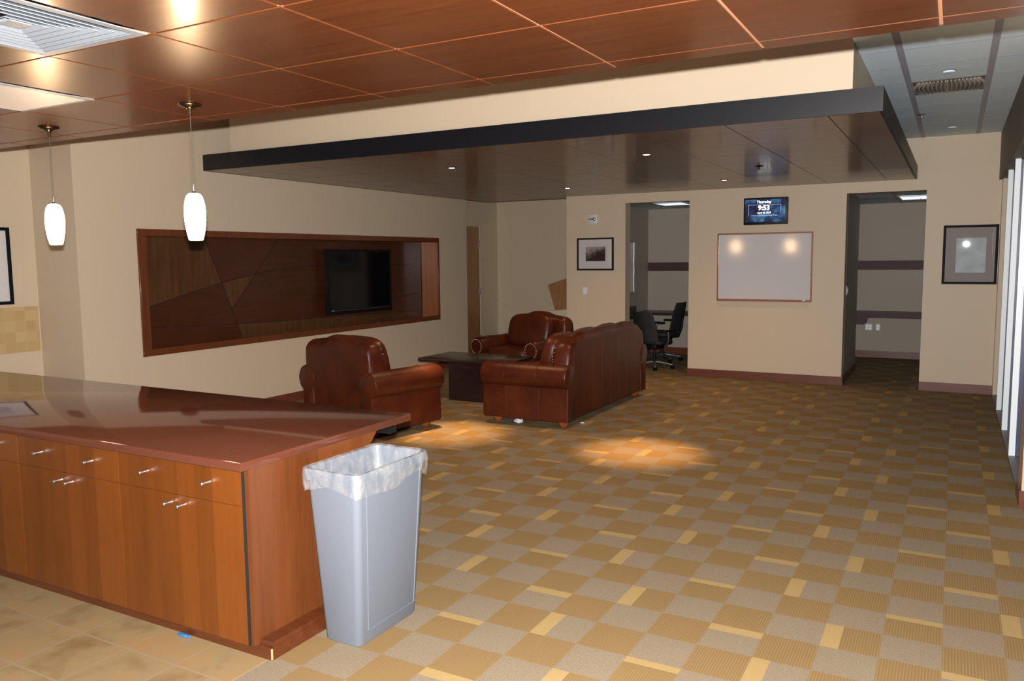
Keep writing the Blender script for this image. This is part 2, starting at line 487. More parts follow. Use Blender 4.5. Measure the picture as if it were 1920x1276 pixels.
# rooms behind the two openings
w = MB(); w.box(-5.02, -4.9, 11.75, 14.1, 0, 2.6); w.box(-5.02, -2.5, 14.1, 14.22, 0, 2.6); w.box(-2.62, -2.5, 11.75, 14.1, 0, 2.6)
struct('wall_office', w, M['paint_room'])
w = MB(); w.box(-1.42, -1.28, 11.75, 13.24, 0, 2.6); w.box(-2.42, 0.1, 14.95, 15.07, 0, 2.6); w.box(-0.12, 0.0, 11.75, 14.95, 0, 2.6); w.box(-2.48, -2.42, 13.24, 15.07, 0, 2.6)
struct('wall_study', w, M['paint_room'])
for nm, xs, y in (('trim_office', (-4.9, -2.62), 14.1), ('trim_study', (-2.42, -0.12), 14.95)):
    t_ = MB(); t_.box(xs[0], xs[1], y - 0.008, y - 0.001, 1.495, 1.65)
    struct(nm, t_, M['stripe'])
b = MB(); b.box(-4.9, -2.62, 14.086, 14.099, 0, 0.12); b.box(-2.42, -0.12, 14.936, 14.949, 0, 0.115)
struct('baseboard_office', b, M['base'])
def tile_ceiling(name, x0, x1, y0, y1, z, xs, ys, tw=0.024):
    c = MB(); c.box(x0, x1, y0, y1, z, z + 0.03)
    o = struct(name, c, M['act'], smooth=0)
    g = MB()
    for x in xs: g.box(x - tw, x + tw, y0, y1, z - 0.002, z - 0.0005)
    for y in ys: g.box(x0, x1, y - tw * 0.3, y + tw * 0.3, z - 0.0016, z - 0.0008)
    build('ceiling_grid', g, M['tee'], o, smooth=0)
    return o
tile_ceiling('ceiling_office', -5.02, -2.5, 11.75, 14.22, 2.6, (-4.3, -3.7), (12.4, 13.0, 13.6))
tile_ceiling('ceiling_study', -2.48, 0.1, 11.75, 15.07, 2.6, (-1.4, -0.8), (12.4, 13.1, 14.0, 14.6))
tile_ceiling('ceiling', -0.668, 0.62, 2.6, YB - 0.001, ZA, (-0.405, 0.19), (4.1, 4.72, 5.34, 5.95, 6.56, 7.17, 7.79, 8.47, 9.08, 9.70, 10.36, 11.0))

c = MB(); c.box(-8.0, -0.669, 2.6, 13.62, ZH, ZH + 0.05)
struct('ceiling_lounge', c, M['paint'])
# wood panel ceiling over the kitchen (0.61 m panels with open joints)
cb_ = MB(); c = MB(); gx0, gy0, gs = -3.734, 3.183, 0.61
YE = 3.31
xs = [gx0 + gs * i for i in range(-8, 10)]
ys = [gy0 + gs * j for j in range(-8, 1)] + [YE]
SKIP = {(gx0 + gs, 1), (gx0 - gs, 2)}
for a in range(len(xs) - 1):
    for d in range(len(ys) - 1):
        hole = (abs(xs[a] - (gx0 + gs)) < 0.01 and abs(ys[d] - (gy0 - 3 * gs)) < 0.01) or (abs(xs[a] - (gx0 - gs)) < 0.01 and abs(ys[d] - (gy0 - 2 * gs)) < 0.01)
        if hole: continue
        c.box(xs[a] + 0.006, xs[a + 1] - 0.006, ys[d] + (0.006), ys[d + 1] - (0.006 if d < len(ys) - 2 else 0), ZC, ZC + 0.005, 0.001, 1)
        cb_.box(xs[a], xs[a + 1], ys[d], ys[d + 1] - (0.004 if d == len(ys) - 2 else 0), ZC + 0.0052, ZC + 0.05)
cw = struct('ceiling_wood', c, M['ceil_wood'], smooth=0)
build('ceiling_backing', cb_, M['ceil_edge'], cw, smooth=0)

# dropped soffit: beige box above, black fascia, wood panels below
sx0, sx1, sy0 = -6.95, -0.456, 5.957
w = MB(); w.box(-6.77, -0.67, 6.17, YB - 0.001, 2.86, ZH - 0.001)
struct('wall_soffit', w, M['paint'])
c = MB(); pitch = 0.71
xs = [sx0 + 0.02] + [v for v in [-0.80 - pitch * i for i in range(9)][::-1] if v > sx0 + 0.1] + [sx1 - 0.02]
ys = [sy0 + 0.02] + [6.40 + 0.715 * i for i in range(8) if 6.40 + 0.715 * i < 11.4] + [YB - 0.004]
for a in range(len(xs) - 1):
    for d in range(len(ys) - 1):
        c.box(xs[a] + 0.003, xs[a + 1] - 0.003, ys[d] + 0.003, ys[d + 1] - 0.003, ZS, ZS + 0.015, 0.001, 1)
c.box(sx0 + 0.02, -5.36, YB - 0.003, 11.82, ZS, ZS + 0.015)
so = struct('ceiling_soffit', c, M['soffit_wood'], smooth=0)
c = MB(); c.box(sx0 + 0.02, sx1 - 0.02, sy0 + 0.02, YB - 0.004, ZS + 0.0155, ZS + 0.03)
build('soffit_backing', c, M['soffit_gap'], so, smooth=0)
c = MB()
c.box(sx0, sx1, sy0, sy0 + 0.02, ZS, 2.859); c.box(sx1 - 0.02, sx1, sy0 + 0.02, YB - 0.002, ZS, 2.859); c.box(sx0, sx0 + 0.02, sy0 + 0.02, 11.82, ZS, 2.859)
c.box(sx0 + 0.02, sx1 - 0.02, sy0 + 0.02, YB - 0.002, 2.845, 2.858)
build('fascia', c, M['fascia'], so, smooth=0)

# right side: window wall
w = MB(); w.box(XR, 3.2, 6.45, 6.78, 0, ZA); w.box(XR + 0.001, 0.62, 11.36, YB - 0.001, 0, 2.64)
struct('wall_right', w, M['paint'])
b = MB(); b.box(XR - 0.013, 3.2, 6.437, 6.449, 0, 0.115); b.box(XR - 0.013, XR - 0.001, 6.4491, 6.78, 0, 0.115)
struct('baseboard_right', b, M['base'])
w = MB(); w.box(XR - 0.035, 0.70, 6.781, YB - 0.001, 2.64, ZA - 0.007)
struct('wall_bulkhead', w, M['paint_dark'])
win = MB()
for y in (7.94, 9.09, 10.25): win.box(XR, XR + 0.047, y, y + 0.05, 0.03, 2.64)
wo = struct('window_1', win, M['fin'], smooth=0)
s_ = MB(); s_.box(XR - 0.004, XR + 0.16, 6.781, 11.359, 0.0, 0.029)
build('window_sill', s_, M['sill'], wo)
s_ = MB()
s_.box(XR + 0.088, XR + 0.098, 6.80, 11.35, 0.031, 2.63)
build('window_glass', s_, M['glass'], wo)
s_ = MB()
for y in (6.795, 7.945, 9.095, 10.255, 11.30): s_.box(XR + 0.048, XR + 0.087, y, y + 0.045, 0.031, 2.63)
build('window_frame', s_, M['nav'], wo)

# far door in the alcove
d_ = MB(); d_.box(-7.719, -7.69, 11.95, 12.77, 0.005, 2.33)
do = struct('door_1', d_, M['door'])
d_ = MB(); d_.box(-7.719, -7.68, 12.785, 12.87, 0.0, 2.40); d_.box(-7.719, -7.68, 11.9, 12.785, 2.34, 2.40)
build('door_frame', d_, M['paint'], do)
for z in (0.28, 1.15, 2.02):
    d_ = MB(); d_.box(-7.689, -7.675, 12.755, 12.784, z - 0.055, z + 0.055, 0.003, 1)
    build('hinge', d_, M['steel'], do)

# ------------------------------------------------------------------ things on the ceilings
def pendant(x, y, label):
    t = thing('pendant_light', label, 'lamp', (x, y, ZC), 0, 'pendant lights over the island')
    m = MB(); m.lathe([(0.056, ZC - 0.001), (0.058, ZC - 0.007), (0.050, ZC - 0.013), (0.024, ZC - 0.019), (0.012, ZC - 0.030), (0.009, ZC - 0.050), (0.004, ZC - 0.056)], (x, y, 0), 28)
    build('canopy', m, M['dark_metal'], t)
    m = MB(); m.tube([(x, y, ZC - 0.056), (x, y, 2.13)], 0.0016, 6)
    build('cord', m, M['cord'], t)
    m = MB(); m.lathe([(0.002, 2.150), (0.004, 2.145), (0.005, 2.112), (0.012, 2.106), (0.016, 2.1005)], (x, y, 0), 16)
    build('socket_cap', m, M['chrome'], t)
    m = MB()
    pr = [(0.006, 2.100), (0.021, 2.099), (0.032, 2.094), (0.040, 2.082), (0.047, 2.058), (0.052, 2.026), (0.0535, 1.995), (0.052, 1.960), (0.048, 1.925), (0.042, 1.890), (0.035, 1.863), (0.032, 1.859), (0.029, 1.863), (0.036, 1.90)]
    m.lathe(pr, (x, y, 0), 32, cap=False)
    build('lamp_shade', m, M['shade'], t)
pendant(-3.455, 2.895, 'lit white glass pendant lamp hanging in front of the walnut niche')
pendant(-4.735, 2.945, 'lit white glass pendant lamp hanging before the bare kitchen corner')

# square louvred air diffuser, in the second bay
t = thing('air_diffuser', 'white square louvred air diffuser set in the wood ceiling', 'vent', (-2.82, 1.658, ZC))
x0, x1, y0, y1 = gx0 + gs + 0.012, gx0 + 2 * gs - 0.012, gy0 - 3 * gs + 0.012, gy0 - 2 * gs - 0.012
m = MB()
def ring_frame(m, x0, x1, y0, y1, zo, wi, zi):
    o = [(x0, y0), (x1, y0), (x1, y1), (x0, y1)]; i = [(x0 + wi, y0 + wi), (x1 - wi, y0 + wi), (x1 - wi, y1 - wi), (x0 + wi, y1 - wi)]
    for k in range(4):
        a, b2 = o[k], o[(k + 1) % 4]; c2, d2 = i[(k + 1) % 4], i[k]
        vs = [(a[0], a[1], zo), (b2[0], b2[1], zo), (c2[0], c2[1], zi), (d2[0], d2[1], zi)]
        vs2 = [(p[0], p[1], p[2] + 0.003) for p in vs]
        m._add(vs + vs2, [(0, 1, 2, 3), (7, 6, 5, 4), (0, 4, 5, 1), (1, 5, 6, 2), (2, 6, 7, 3), (3, 7, 4, 0)])
ring_frame(m, x0, x1, y0, y1, ZC - 0.004, 0.035, ZC - 0.004)
build('frame', m, M['vent_white'], t, smooth=0)
for k in range(6):
    m = MB(); q = 0.040 + 0.036 * k
    ring_frame(m, x0 + q, x1 - q, y0 + q, y1 - q, ZC - 0.002, 0.044, ZC + 0.022)
    build('louvre', m, M['vent_white'], t, smooth=0)
m = MB(); m.box(x0 + 0.255, x1 - 0.255, y0 + 0.255, y1 - 0.255, ZC + 0.002, ZC + 0.006)
build('centre_plate', m, M['vent_white'], t)
m = MB(); m.box(x0 - 0.010, x1 + 0.010, y0 - 0.010, y1 + 0.010, ZC + 0.045, ZC + 0.049)
build('duct_plate', m, M['gap'], t)
# flat square light panel (unlit) in the bay beyond
t = thing('ceiling_light', 'unlit white square light panel set in the wood ceiling', 'light', (-4.04, 2.268, ZC))
x0, x1, y0, y1 = gx0 - gs + 0.006, gx0 - 0.006, gy0 - 2 * gs + 0.006, gy0 - gs - 0.006
m = MB(); ring_frame(m, x0, x1, y0, y1, ZC - 0.006, 0.024, ZC - 0.008)
build('frame', m, M['vent_white'], t, smooth=0)
m = MB(); m.box(x0 + 0.02, x1 - 0.02, y0 + 0.02, y1 - 0.02, ZC - 0.006, ZC - 0.002)
build('lens', m, M['lens'], t)

# recessed downlights in the soffit
def downlight(x, y, tx, ty, label, k=1.0, ang=29):
    t = thing('recessed_downlight', label, 'lamp', (x, y, ZS), 0, 'recessed downlights in the dropped soffit')
    m = MB(); m.lathe([(0.030, ZS - 0.0005), (0.046, ZS - 0.0005), (0.050, ZS - 0.003), (0.044, ZS - 0.007), (0.032, ZS - 0.005)], (x, y, 0), 24, cap=False)
    build('trim_ring', m, M['steel'], t)
    m = MB(); m.lathe([(0.002, ZS - 0.002), (0.026, ZS - 0.002), (0.031, ZS - 0.004), (0.026, ZS - 0.006), (0.002, ZS - 0.007)], (x, y, 0), 20)
    build('bulb', m, M['bulb'], t)
    l = bpy.data.lights.new('downlight_beam', 'SPOT'); l.energy = DOWN_POWER * k; l.color = (1.0, 0.56, 0.24); l.spot_size = math.radians(ang); l.spot_blend = 1.0; l.shadow_soft_size = 0.03
    o = bpy.data.objects.new('downlight_beam', l); COL.objects.link(o)
    o.location = (x, y, ZS - 0.02)
    o.rotation_euler = (Vector((tx, ty, 0)) - o.location).to_track_quat('-Z', 'Y').to_euler()
    l2_ = bpy.data.lights.new('downlight_spill', 'SPOT'); l2_.energy = DOWN_POWER * (0.11 if k > 0.5 else 0.02); l2_.color = (1.0, 0.60, 0.30); l2_.spot_size = math.radians(140); l2_.spot_blend = 0.8; l2_.shadow_soft_size = 0.03
    o2 = bpy.data.objects.new('downlight_spill', l2_); COL.objects.link(o2); o2.location = (x, y, ZS - 0.02)
downlight(-2.544, 7.249, -2.42, 6.78, 'lit soffit downlight over the bright carpet pool')
downlight(-4.634, 7.165, -4.40, 6.70, 'lit soffit downlight over the armchair with its back turned')
downlight(-2.56, 10.195, -2.56, 10.1, 'lit soffit downlight nearest the wall clock display', 0.07, 110)
downlight(-4.663, 10.096, -4.66, 10.0, 'lit soffit downlight nearest the small dark-framed photo', 0.07, 110)
def sprinkler(name, x, y, z, label, mat):
    t = thing(name, label, 'sprinkler', (x, y, z))
    m = MB(); m.lathe([(0.040, z - 0.001), (0.042, z - 0.005), (0.028, z - 0.010), (0.012, z - 0.012)], (x, y, 0), 20); build('escutcheon', m, mat, t)
    m = MB(); m.lathe([(0.011, z - 0.012), (0.011, z - 0.030), (0.026, z - 0.032), (0.026, z - 0.035), (0.004, z - 0.037)], (x, y, 0), 16); build('deflector', m, mat, t)
sprinkler('sprinkler_head', -1.858, 8.85, ZS, 'dark sprinkler head in the wood soffit panels', M['black'])
sprinkler('sprinkler_head', -0.36, 9.62, ZA - 0.006, 'sprinkler head on the white tile ceiling beside the soffit edge', M['steel'])
for (x, y, lab) in ((-0.10, 7.49, 'round white smoke detector between the wood ceiling and the curved air grille'), (-0.085, 10.75, 'round white smoke detector close to the far beige wall')):
    t = thing('smoke_detector', lab, 'smoke detector', (x, y, ZA), 0, 'smoke detectors on the tile ceiling')
    m = MB(); m.lathe([(0.050, ZA - 0.001), (0.050, ZA - 0.008), (0.042, ZA - 0.018), (0.004, ZA - 0.020)], (x, y, 0), 24); build('housing', m, M['act'], t)
    m = MB(); m.lathe([(0.054, ZA - 0.001), (0.055, ZA - 0.005), (0.0505, ZA - 0.007)], (x, y, 0), 24, cap=False); build('base_ring', m, M['steel'], t)
t = thing('air_grille', 'taupe air grille with curved vanes in the tile ceiling', 'vent', (-0.105, 8.13, ZA))
x0, x1, y0, y1 = -0.378, 0.163, 7.815, 8.445
m = MB(); ring_frame(m, x0, x1, y0, y1, ZA - 0.005, 0.03, ZA - 0.009); build('frame', m, M['paint_dark'], t, smooth=0)
for k in range(17):
    u = x0 + 0.045 + k * (x1 - x0 - 0.09) / 16
    pts = []
    bend = (k - 8) / 8 * 0.05
    m = MB()
    R_ = []
    for q in range(9):
        s = q / 8; yy = y0 + 0.03 + s * (y1 - y0 - 0.06); xx = u + bend * math.sin(PI * s)
        lean = 0.012 * (1 if k < 8 else -1)
        R_.append([(xx, yy, ZA - 0.003), (xx + 0.004, yy, ZA - 0.003), (xx + 0.004 + lean, yy, ZA - 0.020), (xx + lean, yy, ZA - 0.020)])
    m.rings(R_)
    build('vane', m, M['vane'], t, smooth=0)
m = MB(); m.box(x0 + 0.02, x1 - 0.02, y0 + 0.02, y1 - 0.02, ZA - 0.002, ZA - 0.0006); build('duct_plate', m, M['paint_dark'], t)

# fluorescent troffers in the two small rooms
def troffer(x0, x1, y0, y1, label):
    z = 2.594
    t = thing('troffer_light', label, 'light', ((x0 + x1) / 2, (y0 + y1) / 2, z), 0, 'fluorescent fixtures in the small rooms')
    m = MB(); ring_frame(m, x0, x1, y0, y1, z - 0.001, 0.03, z - 0.008); build('frame', m, M['white'], t, smooth=0)
    for a in (0, 1):
        xx0 = x0 + 0.035 + a * (x1 - x0 - 0.06) / 2
        m = MB(); m.box(xx0, xx0 + (x1 - x0 - 0.09) / 2, y0 + 0.03, y1 - 0.03, z - 0.005, z - 0.001); build('diffuser', m, M['tube'], t)
troffer(-0.775, -0.19, 13.15, 13.95, 'glowing ceiling fixture seen through the doorway beside the wall-mounted whiteboard')
troffer(-4.25, -3.75, 12.42, 12.98, 'glowing ceiling fixture in the room with the mesh office chairs')

# ------------------------------------------------------------------ kitchen island
CT, CB = 0.895, 0.855
def knob(px, pz, y, parent):
    m = MB(); m.lathe([(0.010, 0), (0.010, 0.004), (0.0075, 0.008), (0.0075, 0.026), (0.0098, 0.036), (0.0105, 0.046), (0.008, 0.0485), (0.001, 0.049)], (0, 0, 0), 14, 'y')
    m.xf(Matrix.Translation((px, y, pz)) @ Matrix.Scale(-1, 4, (0, 1, 0)))
    o = build('knob', m, M['chrome'], parent)
    return o
def cabinet(x0, x1, label):
    t = thing('base_cabinet', label, 'cabinet', ((x0 + x1) / 2, 2.8, 0), 0, 'cabinets along the island front')
    m = MB(); m.box(x0 + 0.001, x1 - 0.001, 2.431, 3.24, 0.0775, CB - 0.001); build('carcass', m, M['gap'], t)
    xm = (x0 + x1) / 2
    for a, b_ in ((x0, xm), (xm, x1)):
        m = MB(); m.box(a + 0.0009, b_ - 0.0009, 2.41, 2.4305, 0.689, CB - 0.004); d = build('drawer', m, M['cab'], t)
        knob((a + b_) / 2 + 0.005, 0.775, 2.41, d)
        m = MB(); m.box(a + 0.0009, b_ - 0.0009, 2.41, 2.4305, 0.058, 0.687); d = build('door', m, M['cab'], t)
        knob(xm + (-0.045 if a == x0 else 0.045), 0.648, 2.41, d)
cabinet(-3.50, -2.668, 'cherry base cabinet at the island corner nearest the trash can')
m = MB(); m.box(-2.6675, -2.6620, 2.4085, 2.4300, 0.060, CB - 0.002)  # black strip stands in for the shaded gap between door and end panel
build('gap_shade_strip', m, M['gap'], bpy.data.objects['base_cabinet'])
cabinet(-4.335, -3.503, 'cherry base cabinet next to the corner one in the island')
cabinet(-5.170, -4.338, 'cherry base cabinet cut off by the left edge')
m = MB(); m.prism([(2.42, 0.060), (3.245, 0.060), (3.245, 0.790), (3.305, CB - 0.001), (2.42, CB - 0.001)], 'x', -2.660, -2.636)
tag(build('end_panel', m, M['cab_end']), 'cherry veneer end panel closing the island beside the trash can', 'panel')
m = MB(); m.prism([(-5.2, 2.44), (-2.56, 2.44), (-2.56, 3.27), (-5.2, 3.27)], 'z', 0.0, 0.058)
tag(build('island_plinth', m, M['plinth']), 'reddish wood kick board around the island base with chipped corner', 'plinth')
m = MB(); m.prism([(-2.632, 2.45), (-2.561, 2.45), (-2.561, 3.26), (-2.632, 3.26)], 'z', 0.0585, 0.082)
pl = bpy.data.objects['island_plinth']
build('side_board', m, M['plinth'], pl)
m = MB(); m.box(-2.566, -2.5585, 2.4385, 2.4455, 0.002, 0.054, 0.001, 1); build('chipped_corner', m, plain('bare_wood', (0.42, 0.30, 0.14), 0.7), pl)
m = MB(); m.box(-7.0, -2.628, 2.372, 3.60, CB, CT, 0.004, 2)
tag(build('countertop', m, M['counter']), 'glossy red-brown stone countertop covering the island', 'countertop')
m = MB(); m.box(-7.0, -2.70, 3.50, 3.56, 0.79, CB - 0.001); m.box(-7.0, -2.70, 3.263, 3.50, 0.83, CB - 0.001)
tag(build('support_rail', m, M['black']), 'black support rail under the countertop overhang', 'rail')
m = MB(); m.box(-5.17, -2.662, 3.242, 3.261, 0.06, CB - 0.001)
tag(build('back_panel', m, M['cab_end']), 'cherry back panel of the island under the overhang', 'panel')
m = MB(); m.box(-3.135, -3.075, 2.405, 2.425, 0.001, 0.014, 0.003, 1); m.box(-3.074, -3.066, 2.407, 2.423, 0.001, 0.013)
tag(build('plastic_clip', m, M['blue']), 'small blue plastic piece on the stone tiles by the kick board', 'clip')

# ------------------------------------------------------------------ trash can with liner
t = thing('trash_can', 'tall slim pale grey plastic trash can lined with a clear bag', 'trash can', (-2.395, 2.93, 0))
def rrect(x0, x1, y0, y1, r, z, n=5):
    P_ = []
    for cx, cy, a0 in ((x1 - r, y1 - r, 0), (x0 + r, y1 - r, 90), (x0 + r, y0 + r, 180), (x1 - r, y0 + r, 270)):
        for k in range(n):
            a = math.radians(a0 + 90 * k / (n - 1)); P_.append((cx + r * math.cos(a), cy + r * math.sin(a), z))
    return P_
BZ = 0.815
def lev(s, off=0.0, z=None, r=0.03):
    q = lambda a, b_: a + (b_ - a) * s
    return rrect(q(-2.497, -2.548) - off, q(-2.288, -2.243) + off, q(2.705, 2.668) - off, q(3.145, 3.186) + off, r, BZ * s if z is None else z)
m = MB()
m.rings([lev(0, -0.006), lev(0.012), lev(0.93), lev(0.935, 0.009), lev(0.99, 0.011), lev(1.0, 0.008), lev(1.0, -0.004), lev(0.94, -0.006), lev(0.03, -0.006, None)], True, True)
build('bin_body', m, M['can'], t)
# raised border around the recessed side panel
m = MB()
def sideX(s, y): return -2.288 + 0.045 * s
def strip(m, pts, wd=0.008):
    m.tube(pts, wd, 6)
yb0, yb1 = 2.765, 3.115
strip(m, [(sideX(0.08, 0) + 0.000, yb0, 0.065), (sideX(0.90, 0), 2.735, 0.735)], 0.0026)
strip(m, [(sideX(0.08, 0), yb0, 0.065), (sideX(0.08, 0), 3.13, 0.065)], 0.0026)
strip(m, [(sideX(0.08, 0), 3.115, 0.065), (sideX(0.90, 0), 3.14, 0.735)], 0.0026)
build('panel_rib', m, M['can'], t)
m = MB()
rings_ = []
rnd = random.Random(3)
def wav(ring, amp, seed):
    rr = random.Random(seed); out = []
    for k, p in enumerate(ring):
        out.append((p[0] + rr.uniform(-amp, amp), p[1] + rr.uniform(-amp, amp), p[2] + rr.uniform(-amp, amp)))
    return out
def densify(ring, n=6):
    o = []
    for k in range(len(ring)):
        a, b_ = Vector(ring[k]), Vector(ring[(k + 1) % len(ring)])
        L = max(1, int((b_ - a).length / 0.03))
        for q in range(L): o.append(tuple(a.lerp(b_, q / L)))
    return o
base = densify(lev(1.0))
def bagring(off, z, amp, seed, droop=0.0):
    rr = random.Random(seed); c = Vector((-2.395, 2.927, 0)); o = []
    for k, p in enumerate(base):
        v = Vector((p[0], p[1], 0)) - c
        sx = (abs(v.x) + off) / max(abs(v.x), 1e-6) if abs(v.x) > 0.12 else 1
        sy = (abs(v.y) + off) / max(abs(v.y), 1e-6) if abs(v.y) > 0.22 else 1
        dz = droop * (0.5 + 0.5 * math.sin(k * 0.27 + 0.6)) + droop * 0.35 * math.sin(k * 0.61)
        o.append((c.x + v.x * sx + rr.uniform(-amp, amp), c.y + v.y * sy + rr.uniform(-amp, amp), z - dz + rr.uniform(-amp, amp)))
    return o
m.rings([bagring(-0.045, 0.30, 0.004, 1), bagring(-0.035, 0.50, 0.005, 2), bagring(-0.025, 0.66, 0.004, 3), bagring(-0.016, 0.76, 0.003, 4), bagring(-0.012, BZ - 0.004, 0.002, 5), bagring(0.000, BZ + 0.007, 0.002, 6), bagring(0.013, BZ + 0.004, 0.002, 7), bagring(0.017, BZ - 0.03, 0.003, 8), bagring(0.015, BZ - 0.065, 0.004, 9, 0.012), bagring(0.011, BZ - 0.085, 0.004, 10, 0.030)], False, False)
build('bin_liner', m, M['bag'], t, smooth=70)

# ------------------------------------------------------------------ niche with TV
t = thing('display_niche', 'dark walnut lined recess in the beige wall behind the armchairs', 'niche', (XL, (NY0 + NY1) / 2, NZ0))
m = MB(); fwid = 0.058; xo = XL + 0.022
m.box(XL + 0.001, xo, NY0 - 0.02, NY1 + 0.02, NZ1 - fwid, NZ1 + 0.012, 0.003, 1); m.box(XL + 0.001, xo, NY0 - 0.02, NY1 + 0.02, NZ0 - 0.012, NZ0 + fwid, 0.003, 1)
m.box(XL + 0.001, xo, NY0 - 0.02, NY0 + fwid * 1.35, NZ0 + fwid, NZ1 - fwid, 0.003, 1); m.box(XL + 0.001, xo, NY1 - 0.015, NY1 + 0.02, NZ0 + fwid, NZ1 - fwid, 0.003, 1)
build('frame', m, M['niche_wood'], t)
for a_, b_ in ((NY0 + 0.002, NY0 + 0.02), (NY1 - 0.014, NY1 - 0.002)):
    m = MB(); m.box(NX + 0.012, XL, a_, b_, NZ0 + 0.002, NZ1 - 0.002); build('side_panel', m, M['niche_lining'], t)
for a_, b_ in ((NZ0 + 0.002, NZ0 + 0.02), (NZ1 - 0.02, NZ1 - 0.002)):
    m = MB(); m.box(NX + 0.012, XL, NY0 + 0.02, NY1 - 0.014, a_, b_); build('shelf_lining', m, M['veneer_h'], t)
m = MB(); m.box(NX - 0.015, NX + 0.004, NY0 + 0.004, NY1 - 0.004, NZ0 + 0.004, NZ1 - 0.004)
bp = build('back_panel', m, M['veneer_h'], t)
# pieced veneer patches and dark joints (y, z on the back plane)
zb, zt = NZ0 + 0.02, NZ1 - 0.02
def patch(poly):
    m = MB(); m.prism(poly, 'x', NX + 0.0042, NX + 0.0055); build('veneer_patch', m, M['veneer_v'], bp)
arc1 = lambda y: 1.20 + 0.47 * math.sin(min(1.0, (y - 5.32) / 2.9) * PI / 2)
arc2 = lambda y: 1.075 - 0.09 * math.sin(min(1.0, max(0, (y - 5.32) / 2.6)) * PI / 2) - 0.02 * max(0, y - 8)
l1 = lambda z: 6.36 + (zt - z) * 0.42            # leaning joint, descends to the right
l2 = lambda z: 7.55 - (zt - z) * 0.95            # leaning joint, descends to the left
def yint(arc, ln):
    z = 1.5
    for _ in range(60): z = 0.5 * z + 0.5 * arc(ln(z))
    return ln(z), z
P1 = yint(arc1, l1); P2 = yint(arc1, l2); P3 = yint(arc2, l1)
zc_ = zt - (7.55 - 6.36) / (0.42 + 0.95); PX = (l1(zc_), zc_)
ylist = lambda a, b_, n=10: [a + (b_ - a) * k / n for k in range(n + 1)]
patch([(5.325, zt), (5.325, arc1(5.325))] + [(y, arc1(y)) for y in ylist(5.325, P1[0])[1:]] + [(l1(zt), zt)])
patch([P1, PX, P2] + [(y, arc1(y)) for y in ylist(P2[0], P1[0])[1:-1]])
patch([P3] + [(y, arc2(y)) for y in ylist(P3[0], 10.5)[1:]] + [(10.5, zb), (l1(zb), zb)])
m = MB()
def joint(pts, w_=0.008):
    for a, b_ in zip(pts, pts[1:]):
        d = Vector((0, b_[0] - a[0], b_[1] - a[1])).normalized(); n_ = Vector((0, -d.z, d.y)) * w_ / 2
        A, B = Vector((NX + 0.0058, a[0], a[1])), Vector((NX + 0.0058, b_[0], b_[1]))
        lo = [A - n_, B - n_, B + n_, A + n_]; hi = [p + Vector((0.0012, 0, 0)) for p in lo]
        m._add([tuple(p) for p in lo + hi], [(0, 1, 2, 3), (7, 6, 5, 4), (0, 4, 5, 1), (1, 5, 6, 2), (2, 6, 7, 3), (3, 7, 4, 0)])
joint([(y, arc1(y)) for y in ylist(5.325, 10.3, 30)]); joint([(y, arc2(y)) for y in ylist(5.325, 10.5, 30)])
joint([(l1(z), z) for z in ylist(zt, zb, 2)]); joint([(l2(z), z) for z in ylist(zt, PX[1], 2)])
joint([(9.3 + 0.9 * s, 1.62 - 0.45 * s * s) for s in ylist(0, 1)]); joint([(8.4 + 2.1 * s, 1.02 + 0.2 * s) for s in ylist(0, 1)])
build('veneer_joint', m, M['gap'], bp, smooth=0)
t = thing('wall_television', 'black flat television mounted in the walnut niche', 'television', (-7.34, 8.95, 1.02))
m = MB(); m.box(-7.395, -7.345, 8.25, 9.655, 1.006, 1.895, 0.006, 2); tv = build('bezel', m, M['black'], t)
m = MB(); m.box(-7.3452, -7.3435, 8.295, 9.61, 1.075, 1.862); build('screen', m, M['black_gloss'], t)
m = MB(); m.box(-7.345, -7.343, 8.34, 9.60, 1.058, 1.062); build('trim_line', m, M['steel'], tv)
m = MB(); m.box(-7.345, -7.3425, 8.31, 8.375, 1.058, 1.076); build('logo_plate', m, M['chrome'], tv)
m = MB(); m.box(-7.475, -7.396, 8.75, 9.15, 1.30, 1.60); build('wall_bracket', m, M['black'], t)

